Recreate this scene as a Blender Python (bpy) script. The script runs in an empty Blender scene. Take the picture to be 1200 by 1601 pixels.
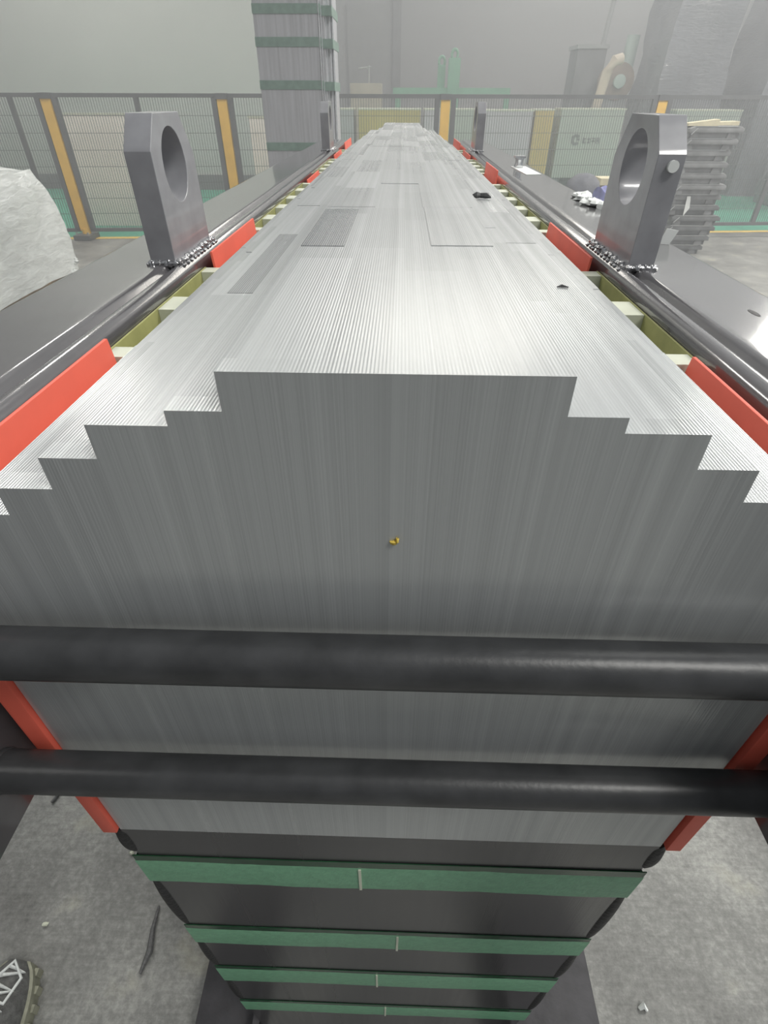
import bpy, bmesh, math, random
from mathutils import Vector, Matrix, noise
random.seed(7)
S = bpy.context.scene
COL = S.collection
PI = math.pi

# ------------------------------------------------------------------ camera
cam_d = bpy.data.cameras.new('camera')
cam_d.sensor_fit = 'HORIZONTAL'; cam_d.sensor_width = 36.0
cam_d.lens = 36.0 * 830.0 / 1200.0
cam_d.clip_start = 0.01; cam_d.clip_end = 200
cam = bpy.data.objects.new('camera', cam_d); COL.objects.link(cam)
pitch = math.radians(38.048); yaw = math.radians(1.513); roll = math.radians(0.19)
fwd = Vector((-math.sin(yaw)*math.cos(pitch), math.cos(yaw)*math.cos(pitch), -math.sin(pitch)))
rt0 = Vector((math.cos(yaw), math.sin(yaw), 0.0)); dn0 = fwd.cross(rt0)
rt = rt0*math.cos(roll) - dn0*math.sin(roll); dn = rt0*math.sin(roll) + dn0*math.cos(roll)
m = Matrix((rt, -dn, -fwd)).transposed().to_4x4()
m.translation = Vector((0, 0, 1.4))
cam.matrix_world = m
S.camera = cam

# ------------------------------------------------------------------ world, lamps, exposure
S.view_settings.view_transform = 'Standard'
S.view_settings.look = 'None'
S.view_settings.gamma = 1.0
S.view_settings.use_curve_mapping = False
S.view_settings.exposure = 0.0
S.cycles.use_denoising = True
S.cycles.max_bounces = 8

w = bpy.data.worlds.new('hall_light'); S.world = w; w.use_nodes = True
nt = w.node_tree; nt.nodes.clear()
wo = nt.nodes.new('ShaderNodeOutputWorld'); bg = nt.nodes.new('ShaderNodeBackground')
tc = nt.nodes.new('ShaderNodeTexCoord'); sx = nt.nodes.new('ShaderNodeSeparateXYZ')
nt.links.new(tc.outputs['Generated'], sx.inputs[0])
def wmath(op, a, b):
    n = nt.nodes.new('ShaderNodeMath'); n.operation = op
    for k, v in ((0, a), (1, b)):
        if isinstance(v, (int, float)): n.inputs[k].default_value = v
        else: nt.links.new(v, n.inputs[k])
    return n.outputs[0]
fz = wmath('MULTIPLY', sx.outputs['Z'], 0.30)
fy = wmath('MULTIPLY', sx.outputs['Y'], 0.24)
fx = wmath('MULTIPLY', sx.outputs['X'], 0.30)
ss = wmath('ADD', wmath('ADD', fz, fy), wmath('ADD', fx, 0.50))
ss = wmath('MAXIMUM', ss, 0.08)
bg.inputs['Color'].default_value = (0.93, 0.97, 1.0, 1)
nt.links.new(wmath('MULTIPLY', ss, 0.72), bg.inputs['Strength'])
nt.links.new(bg.outputs[0], wo.inputs[0])

def lamp(name, loc, target, sx_, sy_, power, color=(1.0, 0.985, 0.94)):
    d = bpy.data.lights.new(name, 'AREA'); d.shape = 'RECTANGLE'; d.size = sx_; d.size_y = sy_
    d.energy = power; d.color = color
    o = bpy.data.objects.new(name, d); COL.objects.link(o)
    o.location = loc
    o.rotation_euler = (Vector(target) - Vector(loc)).to_track_quat('-Z', 'Y').to_euler()
    return o
lamp('high_bay_lamp', (0.3, 13.0, 6.1), (0, 0.4, 1.3), 8.0, 1.7, 260, (1.0, 0.97, 0.90))
lamp('high_bay_lamp', (-5.0, 9.5, 6.6), (-4, 9, 0.5), 1.6, 1.4, 220)
lamp('high_bay_lamp', (9.5, 10.5, 4.9), (0.4, 0.5, 1.2), 3.6, 1.8, 330)
lamp('far_fill_light', (5.0, 21.8, 7.2), (3, 0, 3.0), 22.0, 4.6, 150, (0.95, 0.98, 1.0))  # unseen broad light added to brighten the clamp plates; no window stands here
lamp('high_bay_lamp', (0.0, 4.5, 6.8), (0, 4, 0), 1.6, 1.6, 70)
lamp('high_bay_lamp', (5.0, 4.5, 6.8), (5, 5, 0), 1.6, 1.6, 640)
lamp('high_bay_lamp', (-5.0, 5.5, 6.8), (-5, 6, 0), 1.6, 1.6, 230)
lamp('high_bay_lamp', (3.2, -1.9, 6.8), (0.5, 0, 0.6), 1.6, 1.6, 210)
lamp('high_bay_lamp', (5.0, 16.0, 7.4), (4, 20, 1.5), 6.0, 2.0, 400)

# ------------------------------------------------------------------ materials
def nodes_of(name):
    mt = bpy.data.materials.new(name); mt.use_nodes = True
    t = mt.node_tree
    return mt, t, t.nodes['Principled BSDF']
def N(t, kind, **kw):
    n = t.nodes.new(kind)
    for k, v in kw.items():
        if k in n.inputs: n.inputs[k].default_value = v
        else: setattr(n, k, v)
    return n
def M(t, op, a, b=0.0):
    n = t.nodes.new('ShaderNodeMath'); n.operation = op
    for k, v in ((0, a), (1, b)):
        if isinstance(v, (int, float)): n.inputs[k].default_value = v
        else: t.links.new(v, n.inputs[k])
    return n.outputs[0]
def ramp(t, fac, stops):
    r = t.nodes.new('ShaderNodeValToRGB'); cr = r.color_ramp
    while len(cr.elements) < len(stops): cr.elements.new(0.5)
    for e, (p, c) in zip(cr.elements, stops):
        e.position = p; e.color = (*c, 1) if len(c) == 3 else c
    t.links.new(fac, r.inputs[0]); return r.outputs[0]
def pos(t):
    g = t.nodes.new('ShaderNodeNewGeometry'); s = t.nodes.new('ShaderNodeSeparateXYZ')
    t.links.new(g.outputs['Position'], s.inputs[0]); return g.outputs['Position'], s
def mixc(t, fac, a, b):
    n = t.nodes.new('ShaderNodeMix'); n.data_type = 'RGBA'
    if isinstance(fac, (int, float)): n.inputs[0].default_value = fac
    else: t.links.new(fac, n.inputs[0])
    for k, v in ((6, a), (7, b)):
        if isinstance(v, tuple): n.inputs[k].default_value = (*v, 1)
        else: t.links.new(v, n.inputs[k])
    return n.outputs[2]

def plain(name, col, rough=0.5, metal=0.0, var=0.12, scale=14.0, bump=0.0, bscale=60.0, coat=0.0, spec=0.5):
    """painted / plastic surface with slight uneven tone"""
    mt, t, b = nodes_of(name)
    p, _ = pos(t)
    nz = N(t, 'ShaderNodeTexNoise', Scale=scale, Detail=4.0); t.links.new(p, nz.inputs['Vector'])
    lo = tuple(c*(1-var) for c in col); hi = tuple(min(1, c*(1+var)) for c in col)
    t.links.new(ramp(t, nz.outputs['Fac'], [(0.3, lo), (0.7, hi)]), b.inputs['Base Color'])
    b.inputs['Roughness'].default_value = rough; b.inputs['Metallic'].default_value = metal
    b.inputs['Coat Weight'].default_value = coat; b.inputs['Coat Roughness'].default_value = 0.08
    b.inputs['Specular IOR Level'].default_value = spec
    if bump:
        n2 = N(t, 'ShaderNodeTexNoise', Scale=bscale, Detail=5.0); t.links.new(p, n2.inputs['Vector'])
        bp = N(t, 'ShaderNodeBump', Strength=bump, Distance=0.01)
        t.links.new(n2.outputs['Fac'], bp.inputs['Height']); t.links.new(bp.outputs[0], b.inputs['Normal'])
    return mt

def noise1(t, w, detail=2.0):
    n = t.nodes.new('ShaderNodeTexNoise'); n.noise_dimensions = '1D'
    n.inputs['Scale'].default_value = 1.0; n.inputs['Detail'].default_value = detail
    t.links.new(w, n.inputs['W']); return n.outputs['Fac']

def steel_mat(name, painted, tone=(0.455, 0.47, 0.47), rdg=0.03):
    """edges of thousands of upright steel sheets: fine lines of constant X"""
    mt, t, b = nodes_of(name)
    p, s = pos(t); X, Y, Z = s.outputs
    # sheets lean and wander very slightly
    wob = N(t, 'ShaderNodeTexNoise', Scale=3.0, Detail=1.0); t.links.new(p, wob.inputs['Vector'])
    Xw = M(t, 'ADD', X, M(t, 'MULTIPLY', wob.outputs['Fac'], 0.004))
    fine = noise1(t, M(t, 'MULTIPLY', Xw, 900.0))
    mid = noise1(t, M(t, 'MULTIPLY', Xw, 130.0), 4.0)
    ridge = M(t, 'SINE', M(t, 'MULTIPLY', X, 2*PI/0.00138))
    geo = t.nodes.new('ShaderNodeNewGeometry'); sn = t.nodes.new('ShaderNodeSeparateXYZ')
    t.links.new(geo.outputs['True Normal'], sn.inputs[0])
    upf = M(t, 'ABSOLUTE', sn.outputs['Z'])          # sheared edges on top stand proud, the end face is ground smooth
    ridge = M(t, 'MULTIPLY', ridge, M(t, 'ADD', 0.12, M(t, 'MULTIPLY', upf, 0.88)))
    # stacks of sheets cut to different lengths: a patchwork along the length
    ix = M(t, 'FLOOR', M(t, 'DIVIDE', M(t, 'ADD', X, 0.4), 0.031))
    wn = N(t, 'ShaderNodeTexWhiteNoise', noise_dimensions='1D'); t.links.new(ix, wn.inputs['W'])
    iy = M(t, 'FLOOR', M(t, 'ADD', M(t, 'DIVIDE', M(t, 'SUBTRACT', Y, 0.37), 0.155), M(t, 'MULTIPLY', M(t, 'ROUND', M(t, 'MULTIPLY', wn.outputs['Value'], 2.0)), 0.18)))
    cmb = t.nodes.new('ShaderNodeCombineXYZ')
    t.links.new(ix, cmb.inputs[0]); t.links.new(iy, cmb.inputs[1])
    cell = N(t, 'ShaderNodeTexWhiteNoise', noise_dimensions='3D'); t.links.new(cmb.outputs[0], cell.inputs['Vector'])
    cv = M(t, 'SUBTRACT', cell.outputs['Value'], 0.5)
    big = N(t, 'ShaderNodeTexNoise', Scale=9.0, Detail=5.0); t.links.new(p, big.inputs['Vector'])
    v = M(t, 'ADD', M(t, 'MULTIPLY', M(t, 'SUBTRACT', fine, 0.5), 0.14), M(t, 'MULTIPLY', M(t, 'SUBTRACT', mid, 0.5), 0.36))
    v = M(t, 'ADD', v, M(t, 'MULTIPLY', M(t, 'MULTIPLY', cv, upf), 0.20))
    v = M(t, 'ADD', v, M(t, 'MULTIPLY', ridge, rdg))
    v = M(t, 'ADD', v, M(t, 'MULTIPLY', M(t, 'SUBTRACT', big.outputs['Fac'], 0.5), 0.10))
    v = M(t, 'ADD', v, 1.0)
    base = N(t, 'ShaderNodeMix', data_type='RGBA', blend_type='MULTIPLY'); base.inputs[0].default_value = 1.0
    base.inputs[6].default_value = (*tone, 1)
    t.links.new(v, base.inputs[7])
    col = base.outputs[2]
    rough = M(t, 'ADD', M(t, 'MULTIPLY', cv, 0.05), M(t, 'ADD', 0.20, M(t, 'MULTIPLY', mid, 0.08)))
    b.inputs['Metallic'].default_value = 0.30
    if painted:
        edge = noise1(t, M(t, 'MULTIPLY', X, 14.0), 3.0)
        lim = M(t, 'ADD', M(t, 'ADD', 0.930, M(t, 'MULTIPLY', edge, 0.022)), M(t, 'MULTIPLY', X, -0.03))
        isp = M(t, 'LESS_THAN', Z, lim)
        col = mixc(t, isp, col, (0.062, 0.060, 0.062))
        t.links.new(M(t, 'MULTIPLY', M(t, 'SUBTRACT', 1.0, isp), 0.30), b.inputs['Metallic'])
    t.links.new(col, b.inputs['Base Color'])
    t.links.new(rough, b.inputs['Roughness'])
    h = M(t, 'ADD', M(t, 'MULTIPLY', ridge, 0.5), M(t, 'MULTIPLY', fine, 0.8))
    bp = N(t, 'ShaderNodeBump', Strength=0.15, Distance=0.0006)
    t.links.new(h, bp.inputs['Height']); t.links.new(bp.outputs[0], b.inputs['Normal'])
    return mt

MAT = {}
MAT['steel'] = steel_mat('sheet_steel_edges', False)
MAT['steel_dull'] = steel_mat('dull_sheet_steel_edges', False, (0.29, 0.30, 0.305), 0.28)
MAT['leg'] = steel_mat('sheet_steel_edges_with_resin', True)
MAT['black'] = plain('black_gloss_paint', (0.085, 0.081, 0.085), 0.20, 0, 0.15, 20, 0.04, 25, coat=1.0)
MAT['lug'] = plain('black_gloss_paint_with_glare', (0.30, 0.30, 0.318), 0.34, 0, 0.12, 30, 0.03, 40, coat=0.6)  # black lug paint, lens glare put into its lighter base colour
MAT['bar'] = plain('black_satin_paint', (0.046, 0.047, 0.049), 0.36, 0, 0.3, 40, 0.03, 200)
MAT['weld'] = plain('glossy_weld', (0.34, 0.34, 0.35), 0.10, 0.8, 0.2, 200, 0.2, 300, coat=1.0)
MAT['red'] = plain('red_insulation', (0.80, 0.14, 0.09), 0.55, 0, 0.06, 20)
MAT['cream'] = plain('cream_glass_laminate', (0.62, 0.64, 0.52), 0.5, 0, 0.08, 30)
MAT['olive'] = plain('olive_glass_laminate', (0.42, 0.42, 0.17), 0.45, 0, 0.12, 40)
MAT['green_band'] = plain('green_binding_tape', (0.165, 0.38, 0.23), 0.42, 0, 0.12, 120, 0.1, 300)
MAT['green_dark'] = plain('dark_green_tape_edge', (0.012, 0.06, 0.025), 0.2, 0, 0.3, 120)
MAT['rubber'] = plain('black_edge_strip', (0.012, 0.012, 0.013), 0.5, 0, 0.3, 90, 0.2, 200)
MAT['base'] = plain('dark_grey_base', (0.045, 0.043, 0.047), 0.6, 0, 0.25, 30, 0.1, 80)
MAT['yellow'] = plain('yellow_post_paint', (0.86, 0.53, 0.09), 0.45, 0, 0.08, 8)
MAT['fence'] = plain('charcoal_fence_paint', (0.13, 0.135, 0.14), 0.5, 0, 0.1, 8)
MAT['wire'] = plain('dark_wire', (0.16, 0.17, 0.17), 0.5, 0, 0.05, 8)
MAT['chrome'] = plain('bright_steel', (0.75, 0.76, 0.77), 0.2, 1.0, 0.1, 60)
MAT['white'] = plain('white_board', (0.88, 0.83, 0.77), 0.6, 0, 0.05, 2)
MAT['paper'] = plain('white_paper', (0.80, 0.82, 0.80), 0.7, 0, 0.04, 30)
MAT['wall'] = plain('pale_grey_wall', (0.50, 0.515, 0.49), 0.8, 0, 0.05, 0.6)
MAT['wall_far'] = plain('cool_grey_wall', (0.46, 0.475, 0.48), 0.8, 0, 0.06, 0.5)
MAT['wall_dark'] = plain('brown_grey_wall', (0.13, 0.115, 0.105), 0.8, 0, 0.2, 0.5)
MAT['skirt'] = plain('dark_skirting', (0.14, 0.145, 0.15), 0.6, 0, 0.1, 2)
MAT['green_floor'] = plain('green_floor_paint', (0.085, 0.35, 0.24), 0.55, 0, 0.12, 3, spec=0.15)
MAT['line'] = plain('yellow_floor_line', (0.80, 0.56, 0.13), 0.5, 0, 0.1, 6)
MAT['line_dark'] = plain('dark_floor_joint', (0.12, 0.13, 0.12), 0.6, 0, 0.1, 6)
MAT['olive_panel'] = plain('mustard_panel', (0.50, 0.42, 0.12), 0.5, 0, 0.1, 3)
MAT['gold_panel'] = plain('yellow_panel', (0.60, 0.45, 0.14), 0.5, 0, 0.1, 3)
MAT['sage_panel'] = plain('sage_panel', (0.42, 0.47, 0.41), 0.5, 0, 0.05, 3)
MAT['grey_panel'] = plain('grey_panel', (0.40, 0.42, 0.42), 0.5, 0, 0.08, 3)
MAT['lilac_panel'] = plain('lilac_white_panel', (0.52, 0.50, 0.53), 0.5, 0, 0.05, 3)
MAT['mark'] = plain('faded_grey_print', (0.17, 0.19, 0.18), 0.6, 0, 0.1, 30)
MAT['gantry'] = plain('mint_green_paint', (0.20, 0.45, 0.31), 0.5, 0, 0.1, 5)
MAT['wood'] = plain('raw_wood', (0.42, 0.33, 0.23), 0.7, 0, 0.25, 12)
MAT['dark_machine'] = plain('dark_machine_paint', (0.24, 0.25, 0.26), 0.5, 0, 0.2, 3)
MAT['beige'] = plain('beige_roll', (0.55, 0.49, 0.40), 0.7, 0, 0.1, 5)
MAT['brown'] = plain('brown_reel', (0.26, 0.21, 0.17), 0.7, 0, 0.2, 8)
MAT['mint_pole'] = plain('pale_mint_pole', (0.42, 0.52, 0.48), 0.5, 0, 0.1, 5)
MAT['bag'] = plain('dark_slate_bag', (0.11, 0.115, 0.135), 0.55, 0, 0.25, 12, 0.5, 20)
MAT['blue'] = plain('blue_plastic_film', (0.18, 0.19, 0.42), 0.3, 0, 0.3, 20)
MAT['cardboard'] = plain('cream_carton', (0.66, 0.60, 0.42), 0.7, 0, 0.1, 20)
MAT['bracket'] = plain('dark_bracket_paint', (0.23, 0.235, 0.24), 0.4, 0, 0.3, 9)
MAT['bracket_dark'] = plain('darker_bracket_paint', (0.15, 0.155, 0.16), 0.45, 0, 0.4, 9)  # darker tone for the lower brackets of the stack
MAT['trouser'] = plain('dark_trouser_cloth', (0.02, 0.02, 0.022), 0.9, 0, 0.2, 60, 0.3, 300)
MAT['shoe'] = plain('grey_shoe_mesh', (0.13, 0.13, 0.125), 0.8, 0, 0.3, 120, 0.4, 500)
MAT['sole'] = plain('khaki_rubber_sole', (0.30, 0.30, 0.23), 0.7, 0, 0.15, 80)
MAT['lace'] = plain('white_lace', (0.72, 0.74, 0.72), 0.8, 0, 0.1, 200)
MAT['scrap'] = plain('dark_scrap', (0.10, 0.10, 0.10), 0.6, 0, 0.3, 200)
MAT['yellow_chip'] = plain('yellow_chip', (0.75, 0.55, 0.10), 0.5, 0, 0.2, 200)

def film_mat(name, col, bump, transl=0.0):
    mt, t, b = nodes_of(name)
    p, s = pos(t)
    mp = N(t, 'ShaderNodeMapping'); mp.inputs['Rotation'].default_value = (0.2, 0.45, 0.3); mp.inputs['Scale'].default_value = (2.0, 2.5, 9.0)
    t.links.new(p, mp.inputs['Vector'])
    n1 = N(t, 'ShaderNodeTexNoise', Scale=2.6, Detail=6.0, Distortion=1.2); t.links.new(mp.outputs[0], n1.inputs['Vector'])
    t.links.new(ramp(t, n1.outputs['Fac'], [(0.3, tuple(c*0.86 for c in col)), (0.7, tuple(min(1, c*1.1) for c in col))]), b.inputs['Base Color'])
    b.inputs['Roughness'].default_value = 0.3; b.inputs['Coat Weight'].default_value = 0.8; b.inputs['Coat Roughness'].default_value = 0.12
    bp = N(t, 'ShaderNodeBump', Strength=bump, Distance=0.03)
    t.links.new(n1.outputs['Fac'], bp.inputs['Height']); t.links.new(bp.outputs[0], b.inputs['Normal'])
    t.links.new(bp.outputs[0], b.inputs['Coat Normal'])
    return mt
MAT['film'] = film_mat('white_stretch_film', (0.84, 0.87, 0.85), 0.35)
MAT['film_dark'] = film_mat('dark_wrapped_film', (0.20, 0.21, 0.235), 0.4)

def floor_mat():
    mt, t, b = nodes_of('concrete_floor')
    p, s = pos(t)
    n1 = N(t, 'ShaderNodeTexNoise', Scale=3.0, Detail=9.0, Roughness=0.65); t.links.new(p, n1.inputs['Vector'])
    n2 = N(t, 'ShaderNodeTexNoise', Scale=70.0, Detail=8.0, Roughness=0.75); t.links.new(p, n2.inputs['Vector'])
    mp = N(t, 'ShaderNodeMapping'); mp.inputs['Rotation'].default_value = (0, 0, 0.3); mp.inputs['Scale'].default_value = (3, 70, 1)
    t.links.new(p, mp.inputs['Vector'])
    n3 = N(t, 'ShaderNodeTexNoise', Scale=3.0, Detail=3.0); t.links.new(mp.outputs[0], n3.inputs['Vector'])
    v = M(t, 'ADD', M(t, 'MULTIPLY', n1.outputs['Fac'], 0.50), M(t, 'MULTIPLY', n2.outputs['Fac'], 0.42))
    v = M(t, 'ADD', v, M(t, 'MULTIPLY', n3.outputs['Fac'], 0.08))
    col = ramp(t, v, [(0.36, (0.11, 0.108, 0.102)), (0.5, (0.215, 0.215, 0.203)), (0.66, (0.42, 0.42, 0.39))])
    n4 = N(t, 'ShaderNodeTexNoise', Scale=6.0, Detail=6.0); t.links.new(p, n4.inputs['Vector'])
    col = mixc(t, ramp(t, n4.outputs['Fac'], [(0.60, (0, 0, 0)), (0.74, (0.5, 0.5, 0.5))]), col, (0.36, 0.34, 0.24))
    t.links.new(col, b.inputs['Base Color'])
    b.inputs['Roughness'].default_value = 0.55
    bp = N(t, 'ShaderNodeBump', Strength=0.35, Distance=0.004)
    t.links.new(n2.outputs['Fac'], bp.inputs['Height']); t.links.new(bp.outputs[0], b.inputs['Normal'])
    return mt
MAT['floor'] = floor_mat()

def column_mat():
    mt, t, b = nodes_of('haze_lightened_resin_stack')
    p, s = pos(t); X, Y, Z = s.outputs
    f1 = noise1(t, M(t, 'MULTIPLY', X, 60.0), 4.0)
    mp = N(t, 'ShaderNodeMapping'); mp.inputs['Scale'].default_value = (40, 40, 2.5); t.links.new(p, mp.inputs['Vector'])
    n1 = N(t, 'ShaderNodeTexNoise', Scale=1.0, Detail=4.0); t.links.new(mp.outputs[0], n1.inputs['Vector'])
    v = M(t, 'ADD', M(t, 'MULTIPLY', f1, 0.4), M(t, 'MULTIPLY', n1.outputs['Fac'], 0.6))
    t.links.new(ramp(t, v, [(0.36, (0.46, 0.46, 0.48)), (0.66, (0.60, 0.60, 0.63))]), b.inputs['Base Color'])  # dark resin lightened, haze over the column put into the colour
    b.inputs['Roughness'].default_value = 0.35
    return mt
MAT['column'] = column_mat()
MAT['pale_band'] = plain('haze_paled_green_tape', (0.24, 0.34, 0.29), 0.4, 0, 0.15, 30)  # green tape of the column, paled in colour to stand in for haze

# ------------------------------------------------------------------ mesh helpers
def vb(bm, co): return bm.verts.new(co)
def add_box(bm, x0, x1, y0, y1, z0, z1):
    v = [bm.verts.new((x, y, z)) for z in (z0, z1) for y in (y0, y1) for x in (x0, x1)]
    for f in ((0, 2, 3, 1), (4, 5, 7, 6), (0, 1, 5, 4), (2, 6, 7, 3), (0, 4, 6, 2), (1, 3, 7, 5)):
        bm.faces.new([v[i] for i in f])
    return v
def add_prism(bm, pts, axis, a0, a1):
    """pts: 2D outline; axis 'X': (y,z) 'Y': (x,z) 'Z': (x,y)"""
    def P(p, a):
        return {'X': (a, p[0], p[1]), 'Y': (p[0], a, p[1]), 'Z': (p[0], p[1], a)}[axis]
    A = [bm.verts.new(P(p, a0)) for p in pts]; B = [bm.verts.new(P(p, a1)) for p in pts]
    n = len(pts)
    fs = [bm.faces.new(A), bm.faces.new(B[::-1])]
    for i in range(n): fs.append(bm.faces.new((A[i], B[i], B[(i+1) % n], A[(i+1) % n])))
    bmesh.ops.recalc_face_normals(bm, faces=fs)
def add_tube(bm, pts, r, seg=12, cap=True):
    rings = []; n = len(pts)
    for i, p in enumerate(pts):
        p = Vector(p)
        d = (Vector(pts[min(i+1, n-1)]) - Vector(pts[max(i-1, 0)])).normalized()
        up = Vector((0, 0, 1)) if abs(d.z) < 0.9 else Vector((0, 1, 0))
        a = d.cross(up).normalized(); b_ = d.cross(a).normalized()
        rr = r[i] if isinstance(r, (list, tuple)) else r
        rings.append([bm.verts.new(p + (a*math.cos(2*PI*k/seg) + b_*math.sin(2*PI*k/seg))*rr) for k in range(seg)])
    fs = []
    for i in range(n-1):
        for k in range(seg):
            fs.append(bm.faces.new((rings[i][k], rings[i][(k+1) % seg], rings[i+1][(k+1) % seg], rings[i+1][k])))
    if cap:
        fs.append(bm.faces.new(rings[0])); fs.append(bm.faces.new(rings[-1][::-1]))
    bmesh.ops.recalc_face_normals(bm, faces=fs)
def add_blob(bm, c, rx, ry, rz, u=10, v=7, jit=0.0, seed=0):
    r = bmesh.ops.create_uvsphere(bm, u_segments=u, v_segments=v, radius=1.0)
    for q in r['verts']:
        k = 1 + jit*noise.noise(Vector(q.co)*2.1 + Vector((seed*3.7, seed, 1)))
        q.co = Vector((q.co.x*rx*k + c[0], q.co.y*ry*k + c[1], q.co.z*rz*k + c[2]))
def new(): return bmesh.new()

def link(name, bm, mat, parent=None, origin=None, bevel=0.0, smooth=35):
    if bevel:
        bmesh.ops.bevel(bm, geom=[e for e in bm.edges if e.is_manifold and e.calc_face_angle(0) > 0.6], offset=bevel, segments=2, affect='EDGES', profile=0.5)
    base = Vector((0, 0, 0))
    if parent is not None:
        q = parent
        while q is not None: base += q.location; q = q.parent
    if origin is None:
        if parent is None:
            xs = [v.co for v in bm.verts]
            origin = ((min(c.x for c in xs)+max(c.x for c in xs))/2, (min(c.y for c in xs)+max(c.y for c in xs))/2, min(c.z for c in xs))
        else:
            origin = base
    origin = Vector(origin)
    for v in bm.verts: v.co -= origin
    me = bpy.data.meshes.new(name); bm.normal_update(); bm.to_mesh(me); bm.free()
    if isinstance(mat, (list, tuple)):
        for k in mat: me.materials.append(MAT[k])
    else: me.materials.append(MAT[mat])
    if smooth:
        for p in me.polygons: p.use_smooth = True
        me.set_sharp_from_angle(angle=math.radians(smooth))
    o = bpy.data.objects.new(name, me); COL.objects.link(o)
    o.location = origin - base
    if parent is not None: o.parent = parent
    return o
def tag(o, label=None, cat=None, group=None, kind=None):
    if label: o['label'] = label
    if cat: o['category'] = cat
    if group: o['group'] = group
    if kind: o['kind'] = kind
    return o
def thing(name, loc, label, cat, group=None):
    o = bpy.data.objects.new(name, None); COL.objects.link(o); o.location = loc
    o.empty_display_size = 0.05
    return tag(o, label, cat, group)
def copy_tree(o, parent=None):
    c = o.copy(); COL.objects.link(c); c.parent = parent
    for ch in list(o.children): copy_tree(ch, c)
    return c

# ------------------------------------------------------------------ the hall
FK = 0.092                                      # the fence runs slightly askew
def fence_y(x): return 7.25 + (x + 3.4)*FK
bm = new(); add_box(bm, -14, 16, -5, 26, -0.2, 0.0)
tag(link('floor', bm, 'floor', smooth=0), kind='structure')
bm = new()                                      # green painted zone beyond the fence
def strip(bm, x0, x1, d0, d1, z):
    v = [(x0, fence_y(x0)+d0), (x1, fence_y(x1)+d0), (x1, fence_y(x1)+d1), (x0, fence_y(x0)+d1)]
    add_prism(bm, v, 'Z', 0.0005, z)
strip(bm, -12, 15, 0.06, 6.5, 0.002)
tag(link('floor_green', bm, 'green_floor', smooth=0), kind='structure')
bm = new(); strip(bm, -12, 15, -0.05, 0.06, 0.003)
tag(link('trim_1', bm, 'line', smooth=0), kind='structure')
bm = new(); strip(bm, 2.5, 15, -0.34, -0.30, 0.002)
tag(link('trim_2', bm, 'line_dark', smooth=0), kind='structure')
bm = new(); add_box(bm, -14, -1.7, 11.6, 11.8, 0, 8)
tag(link('wall_back', bm, 'wall', smooth=0), kind='structure')
bm = new(); add_box(bm, -14, -1.7, 11.57, 11.6, 0, 0.24)
tag(link('baseboard_back', bm, 'skirt', smooth=0), kind='structure')
bm = new(); add_box(bm, -6, 16, 22, 22.3, 0, 9)
tag(link('wall_far', bm, 'wall_far', smooth=0), kind='structure')
bm = new(); add_box(bm, -10.2, -10, -5, 11.6, 0, 8)
tag(link('wall_left', bm, 'wall_dark', smooth=0), kind='structure')
bm = new()                                      # wide sliding door of the far wall, post beside it
add_box(bm, -1.75, -0.35, 21.9, 22.0, 0, 3.6)
tag(link('door_1', bm, 'grey_panel', smooth=0, bevel=0.02), kind='structure')
bm = new(); add_box(bm, -0.35, -0.10, 21.8, 22.0, 0, 9)
tag(link('trim_3', bm, 'dark_machine', smooth=0), kind='structure')

# ------------------------------------------------------------------ the stacked core
STEP = [(0.0630, 1.3240), (0.0850, 1.3085), (0.1170, 1.3020), (0.1408, 1.2868), (0.1650, 1.2715), (0.1890, 1.2574), (0.2050, 1.2430), (0.2170, 1.2290)]
Y0, Y1 = 0.175, 2.44
core = thing('transformer_core', (0, 1.3, 0.02), 'long grey stepped core of stacked steel sheets, running from the foreground to the fence', 'transformer core')
ZL = 0.93
rows = [Y0, 0.372, 0.53, 0.69, 0.972, 1.25, 1.55, 1.9, 2.2, Y1]
def packet(x0, x1, top, k):
    """one packet of sheets; its sheets end in blocks that sit a hair higher or lower"""
    bm = new()
    n = len(rows)-1
    zs = [top] + [top - random.choice((0.0, 0.0002, 0.0004)) for _ in range(n-1)]
    pts = [(Y0, ZL)]
    for i in range(n):
        pts.append((rows[i], zs[i])); pts.append((rows[i+1], zs[i]))
    pts.append((Y1, ZL))
    q = [pts[0]]
    for p in pts[1:]:
        if (Vector(p)-Vector(q[-1])).length > 1e-6: q.append(p)
    add_prism(bm, q, 'X', x0, x1)
    link('sheet_packet', bm, 'steel', core, smooth=0)
def split(x0, x1, top, cuts, k):
    xs = [x0] + [x0+(x1-x0)*c for c in cuts] + [x1]
    for a, b in zip(xs[:-1], xs[1:]): packet(a, b, top, k)
split(-0.0645, 0.0620, STEP[0][1], (0.33, 0.66), 0)
xl = 0.0645; xr = 0.0620
for k, (hw, top) in enumerate(STEP[1:]):
    l2 = hw + 0.0012; r2 = hw - 0.0006
    packet(-l2, -xl, top, k); packet(xr, r2, top, k)
    xl, xr = l2, r2
HWL, HWR = xl, xr
for (xa, xb, ya, yb, zt) in ((-0.0640, -0.0362, 0.374, 0.516, 1.3241), (-0.1085, -0.0885, 0.346, 0.528, 1.3021), (0.0885, 0.1150, 0.50, 0.74, 1.3021), (0.0200, 0.0600, 0.378, 0.528, 1.3241)):
    bm = new(); add_box(bm, xa, xb, ya, yb, zt-0.004, zt+0.0001)   # blocks of duller sheets in the patchwork
    link('sheet_block', bm, 'steel_dull' if xa < 0 else 'steel', core, smooth=0)
LEGS = [(Y0, 0.40), (1.20, 1.44), (2.21, Y1)]
BANDS = [(0.8151, 0.8781), (0.6146, 0.6817), (0.4324, 0.5088), (0.2383, 0.3097)]
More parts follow.
